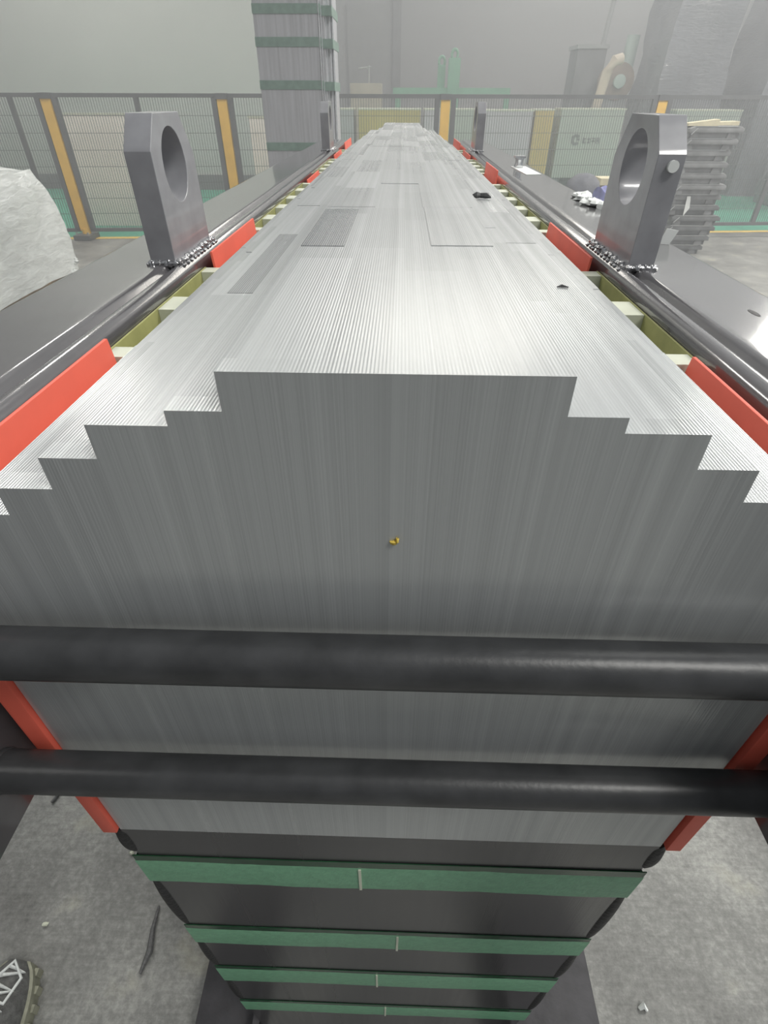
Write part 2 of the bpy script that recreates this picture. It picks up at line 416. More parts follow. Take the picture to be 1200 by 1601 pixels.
for (ya, yb) in LEGS:
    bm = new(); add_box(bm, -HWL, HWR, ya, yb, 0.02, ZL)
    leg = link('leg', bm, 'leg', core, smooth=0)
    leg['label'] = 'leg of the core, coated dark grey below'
    for bi, (za, zb) in enumerate(BANDS):
        # tape ring: slightly slack and uneven, wrapped round the leg
        bm = new()
        g = 0.0016
        n = 26
        ring = []
        for i in range(n+1): ring.append((-HWL-g-0.004 + (HWL+HWR+2*g+0.008)*i/n, ya-g))
        ring += [(HWR+g+0.004, yb+g), (-HWL-g-0.004, yb+g)]
        loops = []
        for z_, off in ((za, 0.0004), (za+0.004, 0.0), (zb-0.014, 0.0), (zb-0.010, 0.0006)):
            loop = []
            for j, (x, y) in enumerate(ring):
                wv = 0.0016*math.sin(x*26+bi*2) + 0.0022*noise.noise(Vector((x*40, bi*5.0, 2)))
                loop.append(bm.verts.new((x, y+off, z_+wv)))
            loops.append(loop)
        fs = []
        for a, b in zip(loops[:-1], loops[1:]):
            for j in range(len(ring)):
                j2 = (j+1) % len(ring)
                fs.append(bm.faces.new((a[j], a[j2], b[j2], b[j])))
        bmesh.ops.recalc_face_normals(bm, faces=fs)
        band = link('binding_band', bm, 'green_band', core)
        bm = new()                              # darker, glossier strip along the top of the tape
        add_box(bm, -HWL-0.005, HWR+0.005, ya-0.0013, ya-0.0005, zb-0.012, zb)
        for i in range(1): pass
        link('tape_top_strip', bm, 'green_dark', band)
        bm = new()                              # seam where the tape is welded
        xs = (-0.025, 0.012, -0.012, 0.0)[bi]
        add_box(bm, xs-0.0012, xs+0.0012, ya-0.0026, ya-0.0012, za, zb-0.014)
        link('tape_seam', bm, 'cream', band, smooth=0)
    # soft black strips along both corners, pinched by the bands
    segs = [(0.884, 0.926)] + [(BANDS[i+1][1]-0.004, BANDS[i][0]+0.003) for i in range(3)]
    for sgn, hw in ((-1, HWL), (1, HWR)):
        for (za, zb) in segs:
            bm = new(); pts = []; rr = []
            for i in range(9):
                q = i/8
                bulge = 0.0042*math.sin(PI*q)**0.6 if 0 < q < 1 else 0
                pts.append((sgn*(hw+0.001+bulge*0.4), ya+0.006, za+(zb-za)*q)); rr.append(0.0062+bulge*0.55)
            add_tube(bm, pts, rr, 12)
            link('edge_strip', bm, 'rubber', core)
bm = new(); add_box(bm, -HWL, HWR, 0.40, 2.21, 0.06, 0.30)
link('lower_yoke', bm, 'column', core, smooth=0)

# ------------------------------------------------------------------ red insulation pads and laminate ladders
def pad(sgn, y0, y1, z0, z1, label, cut=0.0):
    """sheet between core and clamp: thick foot, thinner blade standing up above the core edge"""
    bm = new()
    pr = [(0.2195, z0), (0.2310, z0), (0.2330, 1.200), (0.2365, z1), (0.2335, z1), (0.2300, 1.206), (0.2195, 1.185)]
    add_prism(bm, [(sgn*x, z) for x, z in pr], 'Y', y0, y1)
    o = link('insulation_pad', bm, 'red', bevel=0.0006)
    tag(o, label, 'insulation pad', 'red pads between core and clamps')
for sgn, sd in ((-1, 'left'), (1, 'right')):
    pad(sgn, 0.172, 0.415, 0.930, 1.2465 if sgn < 0 else 1.2380, 'largest red pad, at the front end of the core beside the %s clamp' % sd)
    pad(sgn, 0.712, 0.945, 1.045, 1.2474 if sgn < 0 else 1.2450, 'red pad wedged beside the near lifting lug of the %s clamp' % sd)
    pad(sgn, 1.545, 1.765, 1.045, 1.236 if sgn < 0 else 1.258, 'third red pad from the front along the %s side of the core' % sd)
    pad(sgn, 2.20, 2.46, 1.045, 1.240, 'red pad beside the far lifting lug of the %s clamp' % sd)
    pad(sgn, 2.62, 2.95, 1.045, 1.252, 'farthest red pad, just beyond the core end at the tip of the %s clamp' % sd)

def ladder(sgn, label):
    """two laminate rails with rungs; square openings between core and clamp"""
    L = thing('spacer_ladder', (sgn*0.2385, 1.3, 1.04), label, 'spacer', 'laminate spacer ladders')
    spans = [(0.418, 0.709), (0.948, 1.542), (1.768, 2.197), (2.464, 2.60)]
    for a, b in spans:
        bm = new(); x0 = sgn*0.2432
        add_box(bm, min(x0, sgn*0.2452), max(x0, sgn*0.2452), a, b, 1.04, 1.2305)
        link('rail', bm, 'olive', L, smooth=0)
        n = max(1, round((b-a)/0.117)); p = (b-a)/n
        for i in range(n+1):
            y = a + i*p
            ya, yb = max(a, y-0.022), min(b, y+0.022)
            bm = new(); add_box(bm, min(sgn*0.2193, sgn*0.2430), max(sgn*0.2193, sgn*0.2430), ya, yb, 1.04, 1.2300)
            link('rung', bm, 'cream', L, bevel=0.0008)
    bm = new(); add_box(bm, min(sgn*0.2193, sgn*0.2430), max(sgn*0.2193, sgn*0.2430), 0.418, 2.6, 1.03, 1.04)
    link('bottom_strip', bm, 'olive', L, smooth=0)
ladder(-1, 'cream laminate ladder strip with olive openings, left of the core')
ladder(1, 'cream laminate ladder strip with olive openings, right of the core')

# ------------------------------------------------------------------ clamps with lifting lugs
def arc(cx, cz, r, a0, a1, n):
    return [(cx + r*math.cos(math.radians(a0+(a1-a0)*i/n)), cz + r*math.sin(math.radians(a0+(a1-a0)*i/n))) for i in range(n+1)]
def clamp_profile():
    p = [(0.2460, 1.018)]
    p += arc(0.2570, 1.2335, 0.0110, 180, 40, 9)          # rounded nose
    p += [(0.2678, 1.2372)]                               # groove
    p += arc(0.2790, 1.2360, 0.0090, 140, 92, 5)          # rolled inner edge of the top plate
    p += [(0.2860, 1.2442), (0.3640, 1.2434)]
    p += arc(0.3660, 1.2370, 0.0062, 85, -60, 6)
    p += [(0.3640, 1.2300), (0.2600, 1.2300), (0.2600, 1.040), (0.3700, 1.040), (0.3700, 1.018)]
    return p
def lug_outline():
    return [(0.662, 1.236), (0.660, 1.354), (0.687, 1.386), (0.766, 1.386), (0.796, 1.345), (0.800, 1.236)]
def make_lug(parent, sgn, dy):
    xa, xb = (0.2620, 0.2910) if sgn > 0 else (-0.2910, -0.2620)
    bm = new()
    out = [(y+dy, z) for y, z in lug_outline()]
    hc = (0.7250+dy, 1.3370); hr = 0.0365; n = 36
    hole = [(hc[0]+hr*math.cos(2*PI*i/n), hc[1]+hr*math.sin(2*PI*i/n)) for i in range(n)]
    # bridge: split outer outline densely by angle, join with hole ring
    def ray(a):
        d = Vector((math.cos(a), math.sin(a))); best = None
        for i in range(len(out)):
            p = Vector(out[i])-Vector(hc); q = Vector(out[(i+1) % len(out)])-Vector(hc); e = q-p
            den = d.x*e.y - d.y*e.x
            if abs(den) < 1e-9: continue
            t_ = (p.x*e.y - p.y*e.x)/den; u_ = (p.x*d.y - p.y*d.x)/den
            if t_ > 0 and -1e-6 <= u_ <= 1+1e-6 and (best is None or t_ < best): best = t_
        return (hc[0]+d.x*best, hc[1]+d.y*best)
    angs = [2*PI*i/n for i in range(n)]
    ca = [math.atan2(p[1]-hc[1], p[0]-hc[0]) % (2*PI) for p in out]
    for c in ca:                                          # snap nearest ray to each corner
        j = min(range(n), key=lambda k: min(abs(angs[k]-c), 2*PI-abs(angs[k]-c))); angs[j] = c
    op = [ray(a) for a in angs]
    hole = [(hc[0]+hr*math.cos(a), hc[1]+hr*math.sin(a)) for a in angs]
    R = {}
    for s_, x in (('a', xa), ('b', xb)):
        R['o'+s_] = [bm.verts.new((x, *p)) for p in op]; R['h'+s_] = [bm.verts.new((x, *p)) for p in hole]
    fs = []
    for i in range(n):
        j = (i+1) % n
        fs.append(bm.faces.new((R['oa'][i], R['oa'][j], R['ha'][j], R['ha'][i])))
        fs.append(bm.faces.new((R['ob'][j], R['ob'][i], R['hb'][i], R['hb'][j])))
        fs.append(bm.faces.new((R['oa'][j], R['oa'][i], R['ob'][i], R['ob'][j])))
        fs.append(bm.faces.new((R['ha'][i], R['ha'][j], R['hb'][j], R['hb'][i])))
    bmesh.ops.recalc_face_normals(bm, faces=fs)
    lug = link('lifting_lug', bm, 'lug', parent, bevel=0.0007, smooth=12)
    # weld bead round the foot
    bm = new(); rnd = random.Random(3+int(sgn)+int(dy*10))
    for i in range(22):
        y = 0.664+dy + 0.136*i/21
        xi = sgn*0.2600
        add_blob(bm, (xi+rnd.uniform(-.0012, .0012), y, 1.2448+rnd.uniform(-.001, .0015)), 0.0042, 0.0044, 0.0036, 10, 7, 0.25, i)
        if i % 2 == 0: add_blob(bm, (sgn*0.2520, y+rnd.uniform(-.003, .003), 1.2440), 0.0026, 0.0036, 0.0016, 9, 6, 0.3, i)
    for i in range(9):
        x = sgn*(0.262+0.029*i/8)
        add_blob(bm, (x, 0.6600+dy, 1.2450), 0.0038, 0.0036, 0.0042, 8, 5, 0.5, i+40)
        add_blob(bm, (sgn*0.2925, 0.665+dy+0.13*i/8, 1.2445), 0.0034, 0.010, 0.0036, 8, 5, 0.4, i+60)
    link('weld_bead', bm, 'weld', lug)
    return lug
def clamp(sgn, label):
    c = thing('core_clamp', (sgn*0.31, 1.5, 1.018), label, 'core clamp', 'black clamps along the core')
    bm = new(); add_prism(bm, [(sgn*x, z) for x, z in clamp_profile()], 'Y', 0.015, 2.97)
    link('channel', bm, 'black', c, smooth=40)
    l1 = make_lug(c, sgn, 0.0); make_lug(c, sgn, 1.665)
    if sgn > 0:
        bm = new(); add_tube(bm, [(0.279, 0.6612, 1.344), (0.279, 0.6560, 1.344)], 0.0055, 20)
        o = link('bolt_head', bm, 'paper', l1); o['label'] = 'bright bolt head'
        bm = new()
        add_prism(bm, [(0.327+0.0030*math.cos(a)*1.0, 0.508+0.010*math.sin(a)) for a in [2*PI*i/18 for i in range(18)]], 'Z', 1.2430, 1.2440)
        link('drain_slot', bm, 'rubber', c)
    return c
clamp(-1, 'black glossy clamp beam on the left side of the core, with two eyed lifting lugs')
clamp(1, 'black glossy clamp beam on the right, bearing a small steel block on white paper')

# ------------------------------------------------------------------ round tie bars across the front end
def tie(z, label):
    t = thing('tie_bar', (0, 0.157, z), label, 'tie bar', 'round bars across the front face')
    bm = new(); add_tube(bm, [(-0.2455, 0.157, z), (0.2455, 0.157, z)], 0.0131, 40)
    link('rod', bm, 'bar', t)
    for sgn in (-1, 1):
        bm = new(); add_tube(bm, [(sgn*0.2458, 0.157, z), (sgn*0.2420, 0.157, z)], [0.0142, 0.0138], 32)
        link('end_collar', bm, 'bar', t, bevel=0.001)
tie(1.1850, 'upper black round bar across the grey front face')
tie(1.0630, 'lower black round bar across the front, just above the bare sheet edge')

# ------------------------------------------------------------------ base beams on the floor
for sgn, xo, lab in ((-1, 0.350, 'dark grey base beam on the floor under the left edge of the core'), (1, 0.396, 'dark grey base beam on the floor under the right edge of the core')):
    b_ = thing('base_channel', (sgn*0.29, 1.2, 0), lab, 'base channel', 'base channels under the core')
    bm = new()
    xi = 0.224
    add_prism(bm, [(sgn*x, z) for x, z in [(xi, 0), (xo, 0), (xo, 0.055), (xi, 0.060)]], 'Y', -0.05, 2.7)
    link('beam', bm, 'base', b_, bevel=0.004)
    bm = new(); add_box(bm, min(sgn*xi, sgn*(xi+0.012)), max(sgn*xi, sgn*(xi+0.012)), -0.05, 2.7, 0.060, 0.10)
    link('rib', bm, 'base', b_, bevel=0.002)

# ------------------------------------------------------------------ small things lying on the core and clamp
def scrap(name, pts, r, mat, label, cat):
    bm = new(); add_tube(bm, pts, r, 6)
    for v in bm.verts: v.co += Vector((noise.noise(v.co*300), noise.noise(v.co*310+Vector((5, 0, 0))), 0))*0.0006
    return tag(link(name, bm, mat), label, cat)
scrap('metal_scrap', [(0.086, 0.752, 1.3048), (0.091, 0.745, 1.3065), (0.096, 0.752, 1.3052), (0.104, 0.748, 1.3055), (0.108, 0.742, 1.3045)], [0.001, 0.004, 0.003, 0.0035, 0.001], 'scrap', 'small dark crumpled scrap on the far right of the core top', 'scrap')
scrap('metal_scrap', [(0.1025, 0.366, 1.3026), (0.106, 0.368, 1.3029), (0.1095, 0.3655, 1.3026)], [0.0004, 0.0009, 0.0004], 'scrap', 'tiny dark shaving on the near right step of the core', 'scrap')
bm = new(); add_blob(bm, (-0.0004, 0.1745, 1.2465), 0.0016, 0.0012, 0.0012, 8, 6, 0.8, 3); add_blob(bm, (0.0012, 0.1742, 1.2478), 0.0008, 0.0010, 0.0016, 8, 6, 0.8, 5)
tag(link('paint_chip', bm, 'yellow_chip'), 'tiny yellow chip stuck to the middle of the grey front face', 'chip')
bm = new()
add_prism(bm, [(0.309, 1.80), (0.316, 1.60), (0.356, 1.607), (0.351, 1.805)], 'Z', 1.2436, 1.2452)
tag(link('paper_sheet', bm, 'paper', smooth=0), 'small white sheet lying on the right clamp under the steel block', 'sheet')
sb = thing('steel_block', (0.326, 1.775, 1.2452), 'small bright steel block on a white sheet on the right clamp', 'steel block')
bm = new(); add_prism(bm, [(0.315, 1.2452), (0.337, 1.2452), (0.334, 1.252), (0.334, 1.262), (0.338, 1.268), (0.314, 1.268), (0.318, 1.262), (0.318, 1.252)], 'Y', 1.760, 1.790)
link('body', bm, 'chrome', sb, bevel=0.001)
bm = new(); add_box(bm, 0.312, 0.340, 1.757, 1.793, 1.268, 1.272)
link('top_plate', bm, 'chrome', sb, bevel=0.001)
bm = new()
for i in range(8):
    add_blob(bm, (0.352+0.008*math.sin(i*2.1), 1.225-0.018*i, 1.2465+0.003*math.sin(i*1.3)), 0.012, 0.018, 0.006, 9, 6, 0.9, i+3)
tag(link('crumpled_paper', bm, 'paper'), 'crumpled white paper on the right clamp, seen left of its near lug', 'paper')
bm = new(); add_prism(bm, [(0.350, 1.2440), (0.364, 1.2440), (0.371, 1.2600), (0.355, 1.2625)], 'Y', 0.800, 0.8015)
tag(link('white_card', bm, 'paper', smooth=0), 'small white card standing on the right clamp, right of its near lug', 'card')

# ------------------------------------------------------------------ safety fence
PX = [-6.3, -3.88, -2.00, 0.48, 2.99, 5.5]
lab_post = {-6.3: 'yellow fence post beyond the left edge of the photo', -3.88: 'yellow fence post on a grey foot, next to the wrapped white pallet load', -2.00: 'yellow fence post between the near left lug and the tall dark column', 0.48: 'yellow fence post just behind the far end of the core', 2.99: 'yellow fence post rising behind the near right lug', 5.5: 'yellow fence post beyond the right edge of the photo'}
proto = None
def make_post(x, label):
    y = fence_y(x)
    t = thing('fence_post', (x, y, 0), label, 'fence post', 'yellow fence posts')
    bm = new(); add_box(bm, x-0.052, x+0.052, y-0.035, y+0.035, 0.09, 1.385); link('post', bm, 'yellow', t, bevel=0.004)
    bm = new(); add_box(bm, x-0.060, x+0.060, y-0.045, y+0.045, 1.372, 1.425); link('cap', bm, 'fence', t, bevel=0.006)
    bm = new(); add_tube(bm, [(x, y, 0.02), (x, y, 0.11)], 0.05, 16)
    link('collar', bm, 'yellow', t)
    bm = new(); add_box(bm, x-0.10, x+0.10, y-0.16, y+0.10, 0.0035, 0.055); link('foot', bm, 'fence', t, bevel=0.006)
    bm = new()
    for sx_ in (-1, 1): add_tube(bm, [(x+sx_*0.07, y-0.11, 0.055), (x+sx_*0.07, y-0.11, 0.085)], 0.014, 8)
    link('anchor_bolt', bm, 'chrome', t)
    return t
for x in PX:
    if proto is None: proto = make_post(x, lab_post[x])
    else:
        c = copy_tree(proto); c.location = (x, fence_y(x), 0); c['label'] = lab_post[x]
def panel(x0, x1, label, mids=()):
    y = lambda x: fence_y(x)
    t = thing('mesh_panel', ((x0+x1)/2, y((x0+x1)/2), 0.08), label, 'fence panel', 'mesh fence panels')
    ang = math.atan(FK)
    def rod(bm, x, z0, z1, w):
        add_box(bm, x-w, x+w, y(x)-w, y(x)+w, z0, z1)
    def rail(bm, z0, z1, w, xa=x0, xb=x1):
        add_prism(bm, [(xa, y(xa)-w), (xb, y(xb)-w), (xb, y(xb)+w), (xa, y(xa)+w)], 'Z', z0, z1)
    bm = new(); rail(bm, 1.385, 1.422, 0.018); link('top_rail', bm, 'fence', t, smooth=0)
    bm = new(); rail(bm, 0.075, 0.112, 0.018); link('bottom_rail', bm, 'fence', t, smooth=0)
    for xx in (x0+0.028, x1-0.028):
        bm = new(); rod(bm, xx, 0.112, 1.385, 0.026); link('stile', bm, 'fence', t, smooth=0)
    for xx in mids:
        bm = new(); rod(bm, xx, 0.112, 1.385, 0.022); link('stile', bm, 'fence', t, smooth=0)
    bm = new()
    n = int((x1-x0)/0.0285)
    for i in range(1, n):
        xx = x0 + (x1-x0)*i/n
        rod(bm, xx, 0.112, 1.385, 0.0024)
    for k in range(1, 8):
        z = 0.112 + 1.273*k/8
        add_prism(bm, [(x0, y(x0)-0.0065), (x1, y(x1)-0.0065), (x1, y(x1)-0.0025), (x0, y(x0)-0.0025)], 'Z', z-0.0026, z+0.0026)
    link('wire_mesh', bm, 'wire', t, smooth=0)
labs = ['dark mesh fence panel at the far left above the wrapped load', 'dark mesh fence panel in front of the leaning white board', 'dark mesh fence panel between the tall column and the far end of the core', 'dark mesh fence panel between core end and near right lug', 'dark mesh fence panel behind the stack of dark brackets at the right']
mids = [(-4.26,), (-2.93,), (), (), (4.62,)]
for i in range(5):
    panel(PX[i]+0.062, PX[i+1]-0.062, labs[i], mids[i])

# ------------------------------------------------------------------ tall dark column behind the left clamp
colm = thing('core_limb', (-0.69, 4.4, 0), 'tall dark sheet-steel column with green bands standing behind the left clamp', 'core limb')
bm = new(); add_box(bm, -0.885, -0.500, 4.2, 4.62, 0.0, 2.9); link('sheet_stack', bm, 'column', colm, smooth=0)
for (xa, xb, ya, yb) in ((-0.500, -0.472, 4.235, 4.59), (-0.472, -0.449, 4.27, 4.56), (-0.449, -0.430, 4.30, 4.53)):
    bm = new(); add_box(bm, xa, xb, ya, yb, 0.0, 2.9); link('side_packet', bm, 'column', colm, smooth=0)
for (x, y) in ((-0.503, 4.203), (-0.492, 4.232), (-0.468, 4.266), (-0.446, 4.297), (-0.432, 4.30)):
    bm = new(); add_tube(bm, [(x, y-0.004, 0.0), (x, y-0.004, 2.88)], 0.0042, 8); link('tie_rod', bm, 'chrome', colm)
for z in (0.55, 0.85, 1.14, 1.455, 1.655, 1.80, 2.1):
    bm = new(); add_box(bm, -0.888, -0.497, 4.196, 4.623, z-0.022, z+0.022)
    add_box(bm, -0.52, -0.427, 4.228, 4.595, z-0.028, z+0.016); link('binding_band', bm, 'pale_band', colm, smooth=0)

# ------------------------------------------------------------------ wrapped white pallet load, left
pl = thing('wrapped_pallet', (-3.6, 4.6, 0), 'pallet load wrapped in shiny white stretch film, at the left edge', 'pallet load')
bm = new()
bmesh.ops.create_cube(bm, size=1.0)
bmesh.ops.subdivide_edges(bm, edges=bm.edges[:], cuts=22, use_grid_fill=True)
for v in bm.verts:
    c = v.co.copy()
    z = c.z + 0.5
    tap = 1.0 - 0.10*z**2 - 0.10*max(0, z-0.8)*2.5
    x = c.x*1.20*tap; y = c.y*1.28*tap
    zz = 0.12 + z*0.80
    nn = noise.noise(Vector((x*2.2, y*2.2, zz*2.0)))*0.035 + noise.noise(Vector((x*6, y*6, zz*14)))*0.013
    d = Vector((c.x, c.y, 0.3*c.z)).normalized()
    if z > 0.98: zz += 0.05*noise.noise(Vector((x*2.5+3, y*2.5, 1))) + 0.02*noise.noise(Vector((x*9, y*9, 4)))
    v.co = Vector((x-3.60, y+4.60, zz)) + d*nn
link('film_wrapped_load', bm, 'film', pl, smooth=60)
bm = new()
for k in range(7): add_box(bm, -4.2+0.171*k, -4.2+0.171*k+0.12, 3.96, 5.24, 0.10, 0.122)
link('deck_board', bm, 'wood', pl, smooth=0)
for x in (-4.18, -3.65, -3.12):
    bm = new(); add_box(bm, x, x+0.10, 3.98, 5.22, 0.0, 0.10); link('runner', bm, 'wood', pl, smooth=0)
bm = new()                                    # gathered tail of film at the far corner
for i in range(12):
    add_blob(bm, (-3.02+0.02*math.sin(i), 5.12+0.012*i, 0.10+0.012*i), 0.03, 0.035, 0.02, 8, 6, 0.8, i)
link('film_tail', bm, 'film', pl)

# ------------------------------------------------------------------ stack of dark brackets, right
rnd = random.Random(11)
zz = 0.0
names = 13
pos_word = ['bottom dark steel bracket of the stack by the fence, resting on the floor', 'second dark bracket from the bottom of the stack by the fence', 'third dark bracket from the bottom of the stack', 'fourth dark bracket from the bottom of the stack', 'fifth dark bracket from the bottom of the stack', 'sixth dark bracket from the bottom, a white tag hanging on it', 'middle dark bracket of the stack, sixth from the top', 'fifth dark bracket from the top of the stack', 'fourth dark bracket from the top of the stack', 'third dark bracket from the top of the stack', 'second dark bracket from the top of the stack', 'topmost dark bracket of the stack, under two pale battens']
xoff = [0.02, 0.05, 0.09, 0.10, 0.05, 0.03, 0.02, 0.01, 0.0, -0.01, 0.0, 0.02]
for k, lab in enumerate(pos_word):
    x0 = 2.84 + xoff[k] + rnd.uniform(-.02, .02); x1 = x0 + 0.54 + rnd.uniform(-.03, .03); h = 0.098
    y0 = 6.62 + rnd.uniform(-.03, .03); y1 = y0 + 0.5
    t = thing('steel_bracket', ((x0+x1)/2, (y0+y1)/2, zz), lab, 'bracket', 'stack of dark brackets by the fence')
    bm = new()                                  # channel lying on its web, flanges down the sides
    add_prism(bm, [(x0, zz+0.078), (x0+0.05, zz+0.096), (x1-0.03, zz+0.096), (x1, zz+0.078), (x1, zz+0.045), (x0, zz+0.045)], 'Y', y0, y1)
    link('plate', bm, 'bracket_dark' if k < 5 else 'bracket', t, bevel=0.004)
    bm = new(); add_box(bm, x0+0.015, x1-0.03, y0+0.03, y1-0.03, zz, zz+0.056); link('web', bm, 'bracket_dark' if k < 5 else 'bracket', t, bevel=0.004)
    for xa, wdt in ((x0+0.03, 0.08), (x1-0.15, 0.09)):
        bm = new(); add_prism(bm, [(xa, zz), (xa+wdt, zz), (xa+wdt*0.85, zz+0.055), (xa+wdt*0.15, zz+0.055)], 'Y', y0+0.01, y1-0.01)
        link('foot', bm, 'bracket', t, bevel=0.003)
    bm = new(); add_tube(bm, [(x0+0.02, y0-0.006, zz+0.03), (x0+0.07, y0-0.012, zz+0.085)], 0.006, 6)
    add_box(bm, x0+0.05, x1-0.06, y0-0.003, y0+0.01, zz+0.092, zz+0.0975)
    link('bright_edge', bm, 'chrome', t, smooth=0)
    if k == 5:
        bm = new(); add_prism(bm, [(x0+0.20, zz+0.08), (x0+0.235, zz+0.08), (x0+0.26, zz-0.03), (x0+0.215, zz-0.11)], 'Y', y0-0.02, y0-0.017)
        o = link('paper_tag', bm, 'paper', t, smooth=0); o['label'] = 'white paper tag'
    zz += h
for xa, xb, dz, lab in ((2.86, 3.16, 0.02, 'short pale batten lying tilted on the bracket stack, left'), (3.04, 3.44, 0.0, 'long pale batten lying on top of the bracket stack, right')):
    bm = new(); add_prism(bm, [(xa, zz), (xb, zz), (xb, zz+0.035+dz), (xa, zz+0.022)], 'Y', 6.66 if dz else 6.82, 6.78 if dz else 6.98)
    tag(link('wooden_batten', bm, 'cardboard', smooth=0), lab, 'batten', 'pale battens on the bracket stack')

# ------------------------------------------------------------------ bag, carton and film on the floor beyond the right clamp
bm = new()
prof = [(0.10, 0.0), (0.19, 0.05), (0.205, 0.25), (0.20, 0.45), (0.185, 0.56), (0.15, 0.64), (0.08, 0.69), (0.02, 0.70)]
ringv = []
for r, z in prof:
    ring = []
    for i in range(20):
        a = 2*PI*i/20
        k = 1 + 0.10*noise.noise(Vector((math.cos(a)*1.6, math.sin(a)*1.6, z*4)))
        ring.append(bm.verts.new((1.83+r*k*math.cos(a), 6.30+r*k*math.sin(a), z*1.15)))
    ringv.append(ring)
for a, b in zip(ringv[:-1], ringv[1:]):
    for i in range(20): bm.faces.new((a[i], a[(i+1) % 20], b[(i+1) % 20], b[i]))
bm.faces.new(ringv[-1]); bm.faces.new(ringv[0][::-1])
bmesh.ops.recalc_face_normals(bm, faces=bm.faces[:])
tag(link('rubbish_bag', bm, 'bag', smooth=60), 'dark slate bag bulging up behind the right clamp, left of its near lug', 'bag')
ct = thing('carton', (2.17, 6.6, 0), 'tall brown carton with a cream lid, beside the dark bag', 'carton')
bm = new(); add_box(bm, 2.085, 2.28, 6.55, 6.75, 0.003, 0.675); link('box', bm, 'brown', ct, bevel=0.004)
bm = new(); add_box(bm, 2.070, 2.30, 6.53, 6.77, 0.675, 0.735); link('lid', bm, 'cardboard', ct, bevel=0.004)
bm = new(); ringv = []
for i in range(15):
    z = 0.003 + 0.73*i/14; ring = []
    for q in range(16):
        a = 2*PI*q/16; k = 1 + 0.25*noise.noise(Vector((math.cos(a)*2, math.sin(a)*2, z*9)))
        r = 0.075*(1.15 - 0.35*(i/14)**3)*k
        ring.append(bm.verts.new((1.83+r*math.cos(a), 5.70+r*math.sin(a), z + (0.03*math.sin(a*2) if i == 14 else 0))))
    ringv.append(ring)
for a, b in zip(ringv[:-1], ringv[1:]):
    for q in range(16): bm.faces.new((a[q], a[(q+1) % 16], b[(q+1) % 16], b[q]))
bm.faces.new(ringv[-1]); bm.faces.new(ringv[0][::-1])
bmesh.ops.recalc_face_normals(bm, faces=bm.faces[:])
tag(link('plastic_film_roll', bm, 'blue', smooth=60), 'crumpled roll of blue plastic film in front of the dark bag', 'plastic film')

# ------------------------------------------------------------------ boards and cabinets beyond the fence
def board(name, x0, x1, y, z1, mat, label, cat, group=None, z0=0.0, dep=0.05, skid=False):
    t = thing(name, ((x0+x1)/2, y, 0), label, cat, group)
    bm = new(); add_box(bm, x0, x1, y, y+dep, max(z0, 0.003 if not skid else z0), z1); link('panel', bm, mat, t, bevel=0.006)
    bm = new(); add_box(bm, x0-0.012, x1+0.012, y-0.006, y+dep+0.006, z1-0.002, z1+0.018); link('top_edge', bm, 'cream', t, bevel=0.003)
    if skid:
        for xx in (x0+0.02, x1-0.14):
            bm = new(); add_box(bm, xx, xx+0.12, y+0.02, y+dep-0.02, 0.003, z0); link('skid', bm, 'dark_machine', t, smooth=0)
        bm = new(); add_box(bm, x0, x1, y+dep*0.6, y+dep*0.7, 0.003, z0); link('skirt', bm, 'dark_machine', t, smooth=0)
    return t
board('foam_board', -4.16, -3.06, 8.0, 1.215, 'white', 'large white board standing behind the fence left of the near lug', 'board', 'white boards behind the fence')
board('foam_board', -1.90, -1.30, 8.1, 1.19, 'white', 'white board behind the fence, half hidden by the tall dark column', 'board', 'white boards behind the fence')
G = 'cabinets in a row beyond the fence'
board('cabinet', -1.60, -0.785, 10.5, 1.235, 'grey_panel', 'plain grey cabinet beyond the fence, right of the tall column', 'cabinet', G, 0.1, 0.5, True)
board('cabinet', -0.705, 0.278, 10.5, 1.235, 'olive_panel', 'mustard cabinet beyond the fence, straight behind the core end', 'cabinet', G, 0.1, 0.5, True)
board('cabinet', 0.345, 0.69, 10.5, 1.235, 'lilac_panel', 'narrow pale cabinet behind the yellow post at the core end', 'cabinet', G, 0.1, 0.5, True)
board('cabinet', 0.78, 1.20, 10.5, 1.235, 'sage_panel', 'narrow sage cabinet just right of the post at the core end', 'cabinet', G, 0.1, 0.5, True)
board('cabinet', 1.285, 2.05, 10.5, 1.225, 'lilac_panel', 'lilac-white cabinet beyond the fence above the steel block', 'cabinet', G, 0.1, 0.5, True)
board('cabinet', 2.09, 2.375, 10.5, 1.235, 'gold_panel', 'narrow yellow cabinet between the lilac and the marked one', 'cabinet', G, 0.1, 0.5, True)
cb = board('cabinet', 2.49, 3.48, 10.5, 1.245, 'sage_panel', 'wide sage cabinet bearing a faded grey emblem and lettering', 'cabinet', G, 0.34, 0.5, True)
bm = new(); yy = 10.493
for i in range(14):                             # faded round emblem, open on the right
    a = math.radians(40 + 280*i/14); a2 = math.radians(40 + 280*(i+1)/14)
    add_prism(bm, [(2.785+0.075*math.cos(a), 0.86+0.075*math.sin(a)), (2.785+0.075*math.cos(a2), 0.86+0.075*math.sin(a2)), (2.785+0.035*math.cos(a2), 0.86+0.035*math.sin(a2)), (2.785+0.035*math.cos(a), 0.86+0.035*math.sin(a))], 'Y', yy, yy+0.006)
add_box(bm, 2.80, 2.85, yy, yy+0.006, 0.85, 0.875)
o = link('emblem', bm, 'mark', cb, smooth=0)
